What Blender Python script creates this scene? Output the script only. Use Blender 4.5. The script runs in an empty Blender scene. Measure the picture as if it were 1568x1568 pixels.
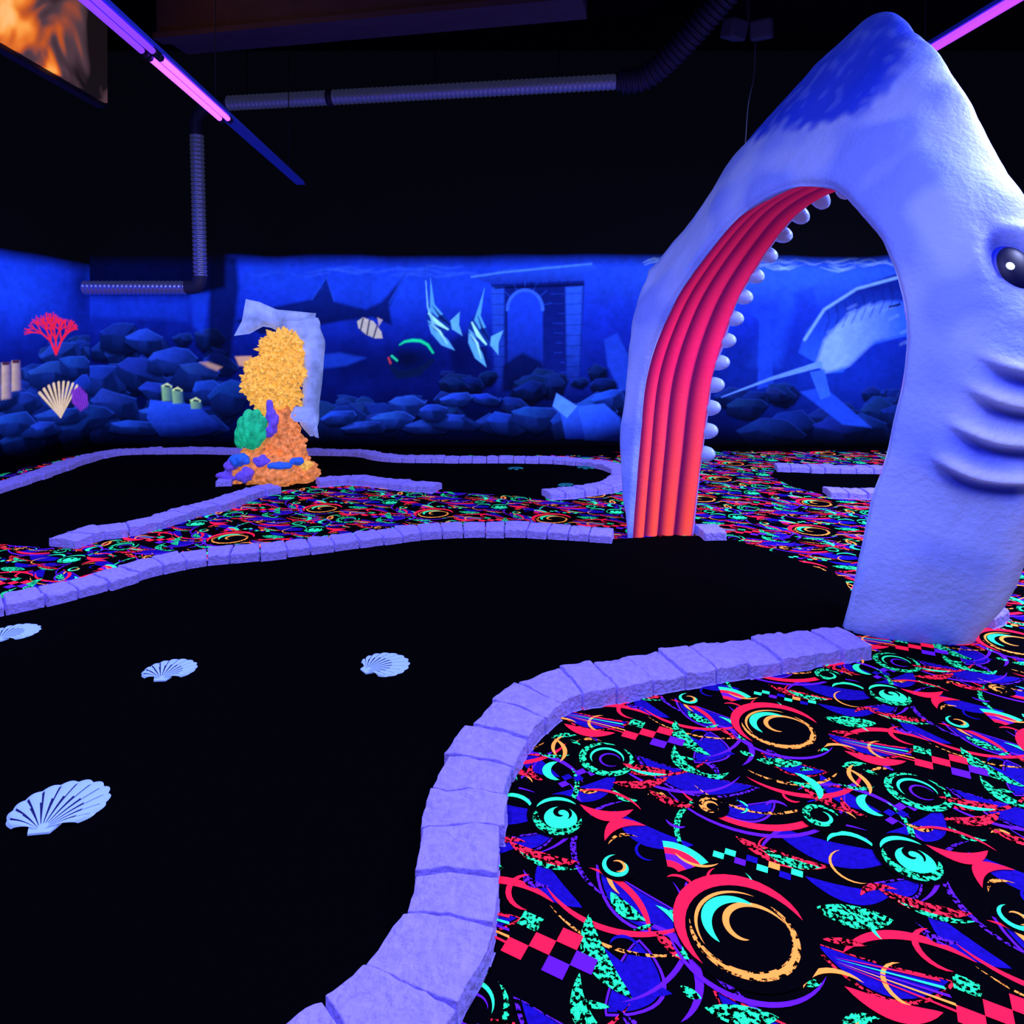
import bpy, math, random, bmesh
import numpy as np
from mathutils import Vector, noise, Matrix
random.seed(7); rng=np.random.RandomState(7)
scene=bpy.context.scene
try:
    scene.view_settings.view_transform='Standard'; scene.view_settings.look='None'
except Exception: pass

def L(r,g,b):
    f=lambda c:((c/255+0.055)/1.055)**2.4 if c>10 else c/255/12.92
    return (f(r),f(g),f(b),1.0)
def link(o,parent=None):
    scene.collection.objects.link(o)
    if parent: o.parent=parent
    return o
def empty(name):
    e=bpy.data.objects.new(name,None); e.empty_display_size=.1; return link(e)
def mesh_obj(name,v,f,mats=(),parent=None,smooth=False,mi=None):
    m=bpy.data.meshes.new(name); m.from_pydata([tuple(p) for p in v],[],[tuple(q) for q in f]); 
    for a in mats: m.materials.append(a)
    if mi is not None: m.polygons.foreach_set('material_index',list(mi))
    if smooth: m.polygons.foreach_set('use_smooth',[True]*len(m.polygons))
    m.update()
    return link(bpy.data.objects.new(name,m),parent)

# ------------------------------------------------------------ materials
def nosample(m):
    try: m.cycles.emission_sampling='NONE'
    except Exception: pass
def mat(name,col,rough=.8,emis=0.0,ecol=None,metal=0,bump=0,bscale=30,vary=0,spec=.3,speckle=None,vc=None):
    m=bpy.data.materials.new(name); m.use_nodes=True; nosample(m)
    nt=m.node_tree; n=nt.nodes; l=nt.links; p=n['Principled BSDF']
    p.inputs['Base Color'].default_value=col; p.inputs['Roughness'].default_value=rough
    p.inputs['Metallic'].default_value=metal; p.inputs['Specular IOR Level'].default_value=spec
    p.inputs['Emission Color'].default_value=ecol or col; p.inputs['Emission Strength'].default_value=emis
    tc=n.new('ShaderNodeTexCoord')
    src=None
    if vc:
        a=n.new('ShaderNodeVertexColor'); a.layer_name=vc; src=a.outputs['Color']
    if vary or speckle:
        nz=n.new('ShaderNodeTexNoise'); nz.inputs['Scale'].default_value=speckle or bscale
        nz.inputs['Detail'].default_value=5; nz.inputs['Roughness'].default_value=.6
        l.new(tc.outputs['Object'],nz.inputs['Vector'])
        r=n.new('ShaderNodeValToRGB')
        if speckle:
            r.color_ramp.elements[0].position=.48; r.color_ramp.elements[1].position=.51
            r.color_ramp.elements[0].color=(.0,.0,.0,1)
        else:
            r.color_ramp.elements[0].position=.3; r.color_ramp.elements[1].position=.7
            r.color_ramp.elements[0].color=(1-vary,)*3+(1,)
        r.color_ramp.elements[1].color=(1,1,1,1)
        l.new(nz.outputs['Fac'],r.inputs['Fac'])
        mx=n.new('ShaderNodeMix'); mx.data_type='RGBA'; mx.blend_type='MULTIPLY'; mx.inputs[0].default_value=1
        if src: l.new(src,mx.inputs[6])
        else: mx.inputs[6].default_value=col
        l.new(r.outputs['Color'],mx.inputs[7]); src=mx.outputs[2]
    if src:
        l.new(src,p.inputs['Base Color']); l.new(src,p.inputs['Emission Color'])
    if bump:
        nb=n.new('ShaderNodeTexNoise'); nb.inputs['Scale'].default_value=bscale*1.5; nb.inputs['Detail'].default_value=6
        l.new(tc.outputs['Object'],nb.inputs['Vector'])
        b=n.new('ShaderNodeBump'); b.inputs['Strength'].default_value=bump; b.inputs['Distance'].default_value=.02
        l.new(nb.outputs['Fac'],b.inputs['Height']); l.new(b.outputs['Normal'],p.inputs['Normal'])
    return m

M_black=mat('black_paint',(.0010,.0010,.002,1),.9,spec=.1)
M_ceil=mat('ceiling_black',(.002,.002,.004,1),.9,spec=.1,bump=.2,bscale=4)
M_felt=mat('black_felt',(.0006,.0006,.0012,1),1,spec=.01)
M_stone=mat('curb_stone',L(152,138,252),.85,emis=.18,bump=.75,bscale=38,vary=.30)
M_metal=mat('duct_metal',(.30,.34,.85,1),.3,metal=.75,emis=.045)  # slight emission stands in for light on the duct
M_flex=mat('flex_duct',(.06,.06,.14,1),.45,metal=.3)
M_dark=mat('dark_plastic',(.01,.01,.02,1),.5)
M_house=mat('fixture_housing',L(50,70,220),.5,emis=.05)
M_tubeP=mat('uv_tube_bright',L(190,80,255),.3,emis=4.5,ecol=L(168,66,255))
M_tubeD=mat('uv_tube_dim',L(140,50,230),.3,emis=1.7,ecol=L(112,52,235))
M_tubeR=mat('uv_tube_violet',L(150,60,240),.3,emis=1.8,ecol=L(160,60,250))

# ------------------------------------------------------------ mural painting (vertex painted)
class Canvas:
    def __init__(s,U,V):
        s.U=U; s.V=V; s.c=np.zeros(U.shape+(3,))
    def blend(s,m,col):
        s.c=s.c*(1-m[...,None])+np.array(col[:3])*m[...,None]
    def win(s,x0,x1,y0,y1):
        r=np.where((s.V[:,0]>=y0)&(s.V[:,0]<=y1))[0]; c=np.where((s.U[0]>=x0)&(s.U[0]<=x1))[0]
        if len(r)==0 or len(c)==0: return None
        return slice(r[0],r[-1]+1),slice(c[0],c[-1]+1)
    def poly(s,pts,col,soft=1.5,a=1.0,grad=None,tex=0):
        pts=np.array(pts,float); w=s.win(pts[:,0].min()-soft*2,pts[:,0].max()+soft*2,pts[:,1].min()-soft*2,pts[:,1].max()+soft*2)
        if w is None: return
        U=s.U[w];V=s.V[w]; ins=np.zeros(U.shape,bool); d=np.full(U.shape,1e9); n=len(pts)
        for i in range(n):
            x1,y1=pts[i];x2,y2=pts[(i+1)%n]
            if abs(y2-y1)>1e-9:
                k=((y1>V)!=(y2>V))&(U<(x2-x1)*(V-y1)/(y2-y1)+x1); ins^=k
            ex,ey=x2-x1,y2-y1; L2=ex*ex+ey*ey+1e-9
            t=np.clip(((U-x1)*ex+(V-y1)*ey)/L2,0,1)
            d=np.minimum(d,np.hypot(U-x1-t*ex,V-y1-t*ey))
        sd=np.where(ins,-d,d); m=np.clip(.5-sd/(2*soft),0,1)*a
        cc=np.broadcast_to(np.array(col[:3]),U.shape+(3,))
        if grad is not None:
            col2,(gx0,gy0),(gx1,gy1)=grad
            gx,gy=gx1-gx0,gy1-gy0; t=np.clip(((U-gx0)*gx+(V-gy0)*gy)/(gx*gx+gy*gy+1e-9),0,1)[...,None]
            cc=cc*(1-t)+np.array(col2[:3])*t
        s.c[w]=s.c[w]*(1-m[...,None])+cc*m[...,None]
    def stroke(s,pts,wd,col,soft=1.0,a=1.0):
        pts=np.array(pts,float); 
        if np.isscalar(wd): wd=[wd]*len(pts)
        mw=max(wd)+soft*2
        w=s.win(pts[:,0].min()-mw,pts[:,0].max()+mw,pts[:,1].min()-mw,pts[:,1].max()+mw)
        if w is None: return
        U=s.U[w];V=s.V[w]; d=np.full(U.shape,1e9)
        for i in range(len(pts)-1):
            x1,y1=pts[i];x2,y2=pts[i+1]; ex,ey=x2-x1,y2-y1
            t=np.clip(((U-x1)*ex+(V-y1)*ey)/(ex*ex+ey*ey+1e-9),0,1)
            d=np.minimum(d,np.hypot(U-x1-t*ex,V-y1-t*ey)-(wd[i]*(1-t)+wd[i+1]*t))
        m=(np.clip(.5-d/(2*soft),0,1)*a)[...,None]
        s.c[w]=s.c[w]*(1-m)+np.array(col[:3])*m
    def glow(s,x,y,rx,ry,col,a=1.0):
        m=np.exp(-(((s.U-x)/rx)**2+((s.V-y)/ry)**2))*a; s.blend(m,col)
    def rock(s,cx,cy,w,h,hi=L(36,80,235),seed=None,k=1.0):
        """painted boulder: lit top plane, mid front planes, dark underside"""
        w*=1.1; h*=1.25
        R=random.Random(seed if seed is not None else int(cx*13+cy*7)); n=R.randint(6,9)
        tilt=R.uniform(-.3,.3); P=[]
        for i in range(n):
            a=2*math.pi*(i+R.uniform(-.32,.32))/n
            x=w*math.cos(a)*R.uniform(.82,1.12); y=h*math.sin(a)*R.uniform(.72,1.1)
            P.append((cx+x,cy+y+x*tilt*h/w))
        s.poly([(x+1,y+2.5) for x,y in P],L(0,1,14),3,.9)
        body=tuple(hi[j]*.24*k for j in range(3)); bot=tuple(hi[j]*.02*k+.0003 for j in range(3))
        s.poly(P,body,1.2,1,grad=(bot,(cx,cy-h*.3),(cx,cy+h)))
        top=[p for p in P if p[1]<cy+tilt*(p[0]-cx)*h/w]
        top=sorted(top,key=lambda p:p[0])
        if len(top)>=2:
            lo=[(top[-1][0]-w*.08,top[-1][1]+h*.25),(cx+R.uniform(-.1,.35)*w,cy+R.uniform(-.2,.15)*h),(cx+R.uniform(-.6,-.2)*w,cy+R.uniform(-.3,.0)*h),(top[0][0]+w*.08,top[0][1]+h*.15)]
            tp=tuple(hi[j]*R.uniform(.5,.95)*k for j in range(3)); t2=tuple(hi[j]*.20*k for j in range(3))
            s.poly(top+lo,tp,1.6,.95,grad=(t2,(cx-w*.3,cy-h),(cx+w*.4,cy+h*.2)))
            s.stroke(top,.4,tuple(min(1,hi[j]*1.5*k) for j in range(3)),1.3,.5)
            s.poly([lo[1],lo[0],(cx+w*.75,cy+h*.5),(cx+w*.2,cy+h*.85)],tuple(hi[j]*.07*k for j in range(3)),1.8,.75)
            s.poly([lo[2],lo[1],(cx+w*.1,cy+h*.8),(cx-w*.4,cy+h*.7)],tuple(hi[j]*.30*k for j in range(3)),1.8,.5,grad=(tuple(hi[j]*.05*k for j in range(3)),(cx,cy),(cx,cy+h*.8)))
            s.stroke([lo[1],(cx+R.uniform(-.1,.3)*w,cy+h*.8)],.5,L(2,6,50),1.2,.6)
def vnoise(U,V,sc,seed):
    r=np.random.RandomState(seed).rand(256,256); x=U/sc+500; y=V/sc+500
    xi=np.floor(x).astype(int); yi=np.floor(y).astype(int); fx=x-xi; fy=y-yi
    fx=fx*fx*(3-2*fx); fy=fy*fy*(3-2*fy)
    g=lambda a,b:r[a%256,b%256]
    return (g(yi,xi)*(1-fx)+g(yi,xi+1)*fx)*(1-fy)+(g(yi+1,xi)*(1-fx)+g(yi+1,xi+1)*fx)*fy
def grid_wall(name,A,B,P3,C,mat_):
    nr,nc=len(B),len(A); AA,BB=np.meshgrid(A,B); co=np.stack(P3(AA,BB),-1).reshape(-1,3)
    i=np.arange(nr*nc).reshape(nr,nc)
    f=np.stack([i[:-1,:-1],i[:-1,1:],i[1:,1:],i[1:,:-1]],-1).reshape(-1,4)
    m=bpy.data.meshes.new(name); m.from_pydata(co.tolist(),[],f.tolist())
    ca=m.color_attributes.new('paint','FLOAT_COLOR','POINT')
    cc=np.ones((nr*nc,4),np.float32); cc[:,:3]=C.reshape(-1,3); ca.data.foreach_set('color',cc.ravel())
    m.materials.append(mat_); m.update(); return link(bpy.data.objects.new(name,m))
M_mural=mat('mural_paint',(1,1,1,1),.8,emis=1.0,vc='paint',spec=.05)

YB=9.7; SC=.009282; XL=-6.0; XR=7.6; YF=-3.0; ZC=5.6
def base_water(cv):
    U,V=cv.U,cv.V
    n=vnoise(U,V,55,1)*.55+vnoise(U,V,22,2)*.3+vnoise(U,V,9,3)*.15
    t=np.clip((V-395)/290,0,1)[...,None]
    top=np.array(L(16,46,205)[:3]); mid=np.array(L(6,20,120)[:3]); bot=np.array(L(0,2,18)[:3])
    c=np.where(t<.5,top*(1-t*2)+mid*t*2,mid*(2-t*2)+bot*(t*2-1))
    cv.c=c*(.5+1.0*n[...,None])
def finish_top(cv,edge=400):
    U,V=cv.U,cv.V
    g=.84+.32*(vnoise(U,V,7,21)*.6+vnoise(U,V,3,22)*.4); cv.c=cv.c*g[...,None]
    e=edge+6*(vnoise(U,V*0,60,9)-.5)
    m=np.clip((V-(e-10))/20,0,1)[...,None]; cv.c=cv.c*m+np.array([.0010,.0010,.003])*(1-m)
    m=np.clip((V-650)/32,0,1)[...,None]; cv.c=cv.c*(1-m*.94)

xs=np.arange(XL,XR+.005,.0105); zs=np.concatenate([np.arange(0,2.82,.0105),[4.2,ZC]])
U,V=np.meshgrid(xs/SC+784,520-(zs-1.5)/SC)
cv=Canvas(U[::-1],V[::-1])
base_water(cv)
cv.glow(620,440,160,40,L(24,70,230),.55); cv.glow(820,430,120,35,L(20,64,225),.4); cv.glow(840,520,60,60,L(16,52,200),.4)
cv.glow(1200,420,260,40,L(44,98,250),.6); cv.glow(440,430,80,30,L(20,60,215),.5)
cv.glow(1260,560,160,60,L(14,50,190),.45); cv.glow(560,560,120,30,L(2,8,50),.5)
for k in range(46):
    x=random.uniform(985,1500); y=397+abs(random.gauss(0,9)); ph=random.uniform(0,6); ln=random.uniform(8,16); pts=[(x+i*ln,y+3.5*math.sin(i*1.3+ph)) for i in range(5)]
    cv.stroke(pts,[.2,1.1,1.6,1.0,.2],L(130,175,255),1.6,random.uniform(.3,.8))
for k in range(16):
    x=random.uniform(380,900); y=408+random.uniform(0,14); cv.stroke([(x+i*14,y+3*math.sin(i*1.3+k)) for i in range(5)],[.3,1,1.5,1,.2],L(50,100,245),2.5,.35)
for k in range(7):
    x=random.uniform(1000,1400); cv.poly([(x,398),(x+16,398),(x-30,560),(x-60,560)],L(30,80,240),8,.16)
blu=L(30,74,228); dk=L(2,6,48); mid=L(6,18,100)
cv.poly([(722,424),(770,415),(905,402),(914,410),(893,418),(893,440),(760,440),(745,432)],blu,1.5,.95,grad=(L(10,30,140),(800,405),(800,440)))
cv.poly([(752,436),(895,430),(886,600),(862,608),(760,606)],mid,1.5,.92)
cv.poly([(866,440),(892,438),(886,596),(868,598)],L(36,84,238),2,.85,grad=(L(8,22,110),(880,440),(880,598)))
cv.poly([(752,440),(772,440),(772,600),(758,600)],L(32,78,230),2,.8,grad=(L(8,22,110),(760,440),(760,598)))
arch=[(778,596)]+[(804+27*math.cos(a),474+30*math.sin(a)) for a in np.linspace(math.pi,2*math.pi,12)]+[(832,596)]
cv.poly(arch,L(22,60,222),1.5,.98,grad=(L(4,12,70),(804,450),(804,590))); cv.stroke(arch[1:-1],2.4,L(44,94,242),1.2,.9)
for k in range(7):
    a=math.pi*(1+(k+.5)/7); cv.stroke([(804+30*math.cos(a),474+33*math.sin(a)),(804+42*math.cos(a),474+46*math.sin(a))],.6,L(20,56,190),1,.8)
for k in range(8): cv.stroke([(772+k*14,404+28-k*.5),(772+k*14,437)],.5,dk,1,.6)
for k in range(10): cv.stroke([(842+random.uniform(-6,18),450+k*15),(858+random.uniform(-4,10),450+k*15)],.5,L(18,50,175),1,.7)
for k in range(9): cv.stroke([(866,450+k*16),(890,449+k*16)],.5,dk,1,.6); cv.stroke([(753,450+k*16),(773,450+k*16)],.5,dk,1,.6)
cv.stroke([(722,424),(770,417),(905,404)],1.5,L(60,118,255),1.2,.9); cv.stroke([(758,441),(893,436)],1.2,dk,1.2,.9)
cv.poly([(690,520),(735,500),(755,560),(745,600),(690,600)],dk,5,.6)
cv.poly([(925,520),(945,510),(985,590),(950,600),(930,560)],L(24,60,195),2,.7)
cv.poly([(770,560),(800,540),(830,555),(838,600),(768,600)],dk,3,.8)
cv.poly([(1150,470),(1195,480),(1190,488),(1180,490),(1184,590),(1160,596),(1162,490),(1150,482)],L(20,56,190),1.5,.8)
cv.poly([(1215,450),(1245,440),(1262,520),(1232,560)],L(14,40,160),3,.5)
cv.poly([(360,492),(420,470),(478,458),(500,422),(512,462),(560,474),(585,462),(620,420),(596,470),(600,498),(570,486),(520,492),(450,505),(400,512)],L(3,9,62),2.5,.92,grad=(L(8,26,120),(500,500),(500,430)))
cv.stroke([(478,458),(500,424),(512,460)],1,L(28,74,225),1.5,.7); cv.stroke([(596,464),(620,420)],1,L(24,68,215),1.5,.7)
cv.poly([(365,420),(390,405),(470,412),(492,440),(430,445),(375,440)],L(20,58,210),5,.5)
cv.poly([(475,545),(520,540),(560,548),(530,560),(480,566)],L(22,60,200),2.5,.6)
def field(x0,x1,y0,y1,n,wmin,wmax,seed,k=1):
    R=random.Random(seed); P=sorted([(R.uniform(y0,y1),R.uniform(x0,x1)) for _ in range(n)])
    for y,x in P:
        w=R.uniform(wmin,wmax)*(0.7+.5*(y-y0)/(y1-y0+1)); cv.rock(x,y,w,w*R.uniform(.45,.8),seed=int(x*y),k=k)
cv.glow(720,640,300,34,L(0,3,24),.7); cv.glow(240,600,150,70,L(0,4,30),.7)
field(680,960,572,600,14,12,26,3,.25)
field(480,970,608,655,24,18,34,4,.4)
for a in [(625,622,26,16),(600,645,30,12),(655,655,34,10),(700,648,42,12),(745,612,22,8),(775,650,26,18),(820,640,34,20),(872,648,30,26),(905,640,34,30),(935,612,26,15),(700,612,24,10),(560,655,34,9),(520,640,26,10),(662,632,22,12)]:
    cv.rock(*a,k=random.uniform(.6,1.05))
cv.poly([(852,602),(884,622),(896,672),(866,672)],L(40,88,235),1,1,grad=(L(8,26,130),(860,610),(880,672)))
cv.poly([(852,602),(884,622),(868,640),(846,622)],L(64,118,255),1,1)
cv.poly([(884,622),(925,618),(950,640),(952,676),(896,674)],L(34,80,240),1,1,grad=(L(4,14,80),(900,625),(920,676)))
field(145,345,520,655,30,20,36,5,.42)
for a in [(185,520,30,22),(225,525,30,16),(150,585,40,22),(215,575,34,24),(262,556,36,18),(300,575,36,22),(175,620,38,20),(255,635,44,16),(320,600,26,18),(350,610,28,24),(285,655,50,10),(205,655,44,11),(240,600,30,16),(135,640,34,16)]:
    cv.rock(*a,k=random.uniform(.5,.9))
cv.poly([(230,612),(300,620),(345,655),(300,668),(245,668),(225,640)],L(30,72,222),1,.9,grad=(L(4,14,80),(250,615),(260,668)))
field(1100,1480,600,665,28,20,40,8,.3); field(1480,1560,540,660,16,20,40,9,.5)
cv.poly([(1225,600),(1262,592),(1335,655),(1290,650)],L(24,62,200),1.5,.8)
cv.poly([(90,385),(345,385),(345,440),(300,452),(118,452)],L(1,2,16),4,.95)
cv.poly([(322,385),(362,395),(366,440),(352,560),(318,560)],L(2,5,30),4,.8)
cv.poly([(292,446),(320,452),(310,510),(296,500)],L(16,52,200),3,.7)
cv.poly([(120,458),(290,462),(285,490),(120,485)],L(16,52,200),5,.5)
# narwhal
cv.poly([(1222,540),(1235,505),(1262,470),(1310,440),(1370,420),(1430,425),(1470,500),(1430,545),(1385,515),(1330,530),(1290,570),(1262,572),(1248,555)],L(30,74,220),1.5,1,grad=(L(8,26,125),(1300,560),(1300,440)))
cv.poly([(1262,520),(1300,480),(1350,462),(1410,460),(1400,510),(1340,522),(1300,560),(1265,570),(1250,556)],L(110,148,252),3.5,.92,grad=(L(36,80,225),(1280,500),(1380,500)))
cv.stroke([(1105,608),(1180,580),(1255,558)],[.6,2.4,5],L(80,125,250),1,.95)
for k in range(9):
    x=1262+k*14; cv.stroke([(x,510-k*5),(x+8,492-k*5),(x+4,470-k*4)],1,L(8,22,110),1.4,.6)
for k in range(16):
    x=random.uniform(1265,1390); y=random.uniform(470,540); cv.stroke([(x,y),(x+12,y-6)],1.4,L(120,160,255),2.4,.25)
cv.stroke([(1232,520),(1262,474),(1312,442),(1385,422)],2,L(110,160,255),1.8,.8)
cv.stroke([(1362,470),(1378,466)],1.6,L(2,5,30),1,.9)
cv.poly([(1240,570),(1256,612),(1272,606),(1262,566)],L(40,86,230),1,.8)
def angel(x,y,k,rot):
    def T(p): 
        c,s_=math.cos(rot),math.sin(rot); return [(x+k*(a*c-b*s_),y+k*(a*s_+b*c)) for a,b in p]
    cv.poly(T([(-6,-52),(-4,-20),(12,-4),(22,14),(6,20),(-10,12),(-16,-4),(-10,-24)]),L(10,44,140),1,.95)
    cv.poly(T([(-7,-60),(-3,-22),(8,-8),(0,-4),(-10,-14)]),L(70,150,240),1,.95)
    cv.poly(T([(-14,0),(-6,4),(14,30),(22,44),(4,36),(-10,18)]),L(80,160,245),1,.95)
    cv.stroke(T([(-12,-10),(0,4),(14,14)]),[1.2,3.2,1.2],L(150,230,235),.9,.95)
    cv.stroke(T([(-14,2),(-4,12),(10,24)]),[.6,2,.6],L(6,14,70),.9,.9)
    cv.stroke(T([(-6,-20),(6,-2),(18,8)]),[.6,2.2,.8],L(8,18,80),.9,.9)
    cv.stroke(T([(-10,6),(2,16),(12,34)]),[.4,1.8,.5],L(150,225,240),.9,.9)
    cv.poly(T([(18,2),(32,-10),(30,8),(34,24),(20,14)]),L(90,170,235),1,.85)
angel(670,490,1.08,-.05); angel(733,508,1.12,.25)
cv.stroke([(652,430),(655,470),(664,495)],[.4,1.2,2.4],L(110,185,250),1,.9)
cv.poly([(547,492),(556,486),(572,492),(584,508),(586,518),(574,518),(560,512),(549,502)],L(170,168,170),1,.95)
for a in [(556,488,552,506),(566,490,562,512),(577,500,572,517)]: cv.stroke([a[:2],a[2:]],1.3,L(30,40,90),.8,.9)
cv.poly([(578,486),(586,490),(580,500)],L(160,150,170),1,.9)
cv.glow(625,550,34,22,L(2,8,40),.9)
cv.stroke([(597,560),(610,574),(640,570),(662,552)],[2,6,6,3],L(4,18,60),2,.9)
cv.stroke([(612,528),(620,523),(632,521),(644,522),(655,528),(663,540)],[.5,1.4,2,2,1.6,1],L(20,225,150),1.6,.95)
cv.stroke([(600,545),(608,552)],1.6,L(30,200,150),1,.9); cv.stroke([(595,548),(598,556)],1.6,L(200,60,60),1,.6)
for (x,y,h) in [(256,590,24),(272,596,22),(300,612,14)]:
    cv.poly([(x-9,y),(x+8,y+2),(x+10,y+h),(x-7,y+h)],L(120,170,130),1.2,.95,grad=(L(20,60,110),(x-8,y),(x+9,y)))
    cv.stroke([(x-6,y+1),(x,y-2),(x+6,y+2)],1.6,L(190,215,160),.9,.9); cv.stroke([(x-3,y+1),(x+4,y+2)],1.4,L(4,20,50),.9,.9)
cv.poly([(306,555),(318,554),(340,562),(332,568),(318,562)],L(190,150,130),2,.6); cv.poly([(360,546),(385,545),(388,562),(366,560)],L(210,160,130),1.5,.7)
finish_top(cv)
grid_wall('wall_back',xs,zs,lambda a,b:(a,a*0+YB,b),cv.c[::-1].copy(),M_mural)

ys=np.concatenate([[YF,4.5],np.arange(5.5,YB+.005,.0105)]); zs2=np.concatenate([np.arange(0,2.75,.0105),[ZC]])
Uy,Vz=np.meshgrid((ys-8.0)/.01172,520-(zs2-1.5)/.0086)
cv=Canvas(Uy[::-1],Vz[::-1]); base_water(cv); cv.glow(20,450,60,45,L(22,66,235),.7); cv.glow(130,430,25,60,L(2,5,40),.7)
cv.glow(60,610,120,60,L(0,4,30),.7)
field(-190,150,560,668,44,22,42,12,.5); field(70,150,520,560,12,16,28,14,.45)
for a in [(95,545,34,18),(75,575,34,20),(120,565,30,18),(30,612,28,14),(20,640,34,16),(95,640,40,12),(130,600,20,20),(60,655,30,10),(5,600,22,14)]: cv.rock(*a,k=.85)
def branch(x,y,a,ln,w,d):
    x2,y2=x+ln*math.cos(a),y-ln*math.sin(a); cv.stroke([(x,y),(x2,y2)],[w,w*.8],L(225,30,66),.6,1)
    if d:
        for da in (-.45,.05,.5): branch(x2,y2,a+da+random.uniform(-.15,.15),ln*random.uniform(.65,.85),w*.74,d-1)
for a in (1.15,1.6,2.0): branch(84,542,a,22,2.0,3)
for k in range(9):
    a=math.radians(58+k*9); cv.stroke([(92,640),(92+54*math.cos(a)*1.0,640-54*math.sin(a))],[1,2.2],L(215,190,160),.8,1)
cv.poly([(110,600),(126,596),(140,610),(142,628),(128,636),(112,620)],L(120,50,190),1.5,.95)
for k in range(5): cv.stroke([(114+k*5,600),(124+k*4,634)],.8,L(60,20,130),.8,.7)
for (x,y,h) in [(-6,560,40),(8,552,50),(22,550,42)]:
    cv.poly([(x-6,y),(x+6,y),(x+8,y+h),(x-6,y+h)],L(190,165,150),1.5,1,grad=(L(60,50,130),(x-6,y),(x+8,y))); cv.stroke([(x-3,y+1),(x+3,y+1)],2.2,L(60,30,60),.8,1)
finish_top(cv,405)
grid_wall('wall_left',ys,zs2,lambda a,b:(a*0+XL,a,b),cv.c[::-1].copy(),M_mural)

def box(v0,v1):
    (x0,y0,z0),(x1,y1,z1)=v0,v1
    v=[(x0,y0,z0),(x1,y0,z0),(x1,y1,z0),(x0,y1,z0),(x0,y0,z1),(x1,y0,z1),(x1,y1,z1),(x0,y1,z1)]
    f=[(0,3,2,1),(4,5,6,7),(0,1,5,4),(1,2,6,5),(2,3,7,6),(3,0,4,7)]; return v,f
mesh_obj('wall_right',*box((XR,YF,0),(XR+.1,YB,ZC)),[M_black])
mesh_obj('wall_front',*box((XL,YF-.1,0),(XR,YF,ZC)),[M_black])
mesh_obj('ceiling',*box((XL,YF,ZC),(XR,YB,ZC+.1)),[M_ceil])

# ------------------------------------------------------------ carpet (floor) with inlaid pattern
e=.62
carp=[mat('carpet_black',(.0010,.0007,.002,1),1,spec=.01),
 mat('carpet_blue',L(28,14,158),1,emis=e*.5,spec=.02,vary=.45,bscale=60),
 mat('carpet_violet',L(92,24,200),1,emis=e*.8,spec=.02),
 mat('carpet_red',L(240,26,60),1,emis=e,spec=.02),
 mat('carpet_teal',L(44,232,150),1,emis=e*.85,spec=.02),
 mat('carpet_orange',L(250,150,60),1,emis=e,spec=.02),
 mat('carpet_teal_speckle',L(36,222,135),1,emis=e*.85,spec=.02,speckle=85),
 mat('carpet_red_speckle',L(238,34,60),1,emis=e,spec=.02,speckle=85),
 mat('carpet_orange_speckle',L(250,150,60),1,emis=e,spec=.02,speckle=70),
 mat('carpet_violet_speckle',L(90,28,205),1,emis=e,spec=.02,speckle=85)]
BK,BL,VI,RE,TE,OR,TS,RS,OS,VS=range(10)
shapes=[]
zc=[.0004]
def layer(): zc[0]+=.00002; return zc[0]
def strip(L1,L2,m):
    n=len(L1); v=list(L1)+list(L2); f=[(i,i+1,n+i+1,n+i) for i in range(n-1)]; shapes.append((v,f,m,layer()))
def arc(cx,cy,r,a0,a1,w,m,dr=0,n=22,pw=.7,ramp=False,sy=1):
    A=[];B=[]
    for i in range(n):
        t=i/(n-1); a=math.radians(a0+(a1-a0)*t); rr=r+dr*t
        h=w*.5*(t if ramp else max(0,math.sin(math.pi*t)))**pw
        A.append((cx+(rr-h)*math.cos(a),cy+(rr-h)*math.sin(a)*sy)); B.append((cx+(rr+h)*math.cos(a),cy+(rr+h)*math.sin(a)*sy))
    strip(A,B,m)
def pg(pts,m): shapes.append((list(pts),[tuple(range(len(pts)))],m,layer()))
def leaf(cx,cy,ln,w,ang,m,bend=.25,n=14):
    a=math.radians(ang); c,s=math.cos(a),math.sin(a); A=[];B=[]
    for i in range(n):
        t=i/(n-1); x=(t-.5)*ln; y0=bend*ln*(4*(t-.5)**2-.5)*.5; h=w*.5*math.sin(math.pi*t)**.75
        for Ls,yy in ((A,y0-h),(B,y0+h)): Ls.append((cx+x*c-yy*s,cy+x*s+yy*c))
    strip(A,B,m)
def disk(cx,cy,r,m,sy=1): pg([(cx+r*math.cos(a),cy+r*sy*math.sin(a)) for a in np.linspace(0,2*math.pi,28,endpoint=False)],m)
def quad(cx,cy,w,h,ang,m):
    a=math.radians(ang); c,s=math.cos(a),math.sin(a)
    pg([(cx+x*c-y*s,cy+x*s+y*c) for x,y in ((-w/2,-h/2),(w/2,-h/2),(w/2,h/2),(-w/2,h/2))],m)
for k,a in enumerate([(.35,1.82,.30,.10,-40),(.95,2.02,.36,.10,-20),(.62,2.34,.38,.10,-25),(.12,1.88,.2,.07,-60),(.88,1.62,.28,.08,-20),(.25,2.28,.26,.08,25),(.75,2.18,.2,.06,10),(.42,2.08,.26,.08,-35),(.28,1.6,.2,.10,60),(1.1,2.25,.22,.07,-60),(.05,2.05,.16,.05,10),(.92,1.86,.22,.06,-15),(.55,1.50,.2,.06,-30),(.72,2.52,.2,.06,-40)]):
    if k%2==0: leaf(a[0],a[1],a[2]*1.12,a[3]+.022,a[4],(VI,VS,RS,VI)[k//2%4],bend=.35); leaf(a[0],a[1],a[2]*1.05,a[3]+.008,a[4],BK,bend=.35)
    leaf(*a,BL,bend=.35)
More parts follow.
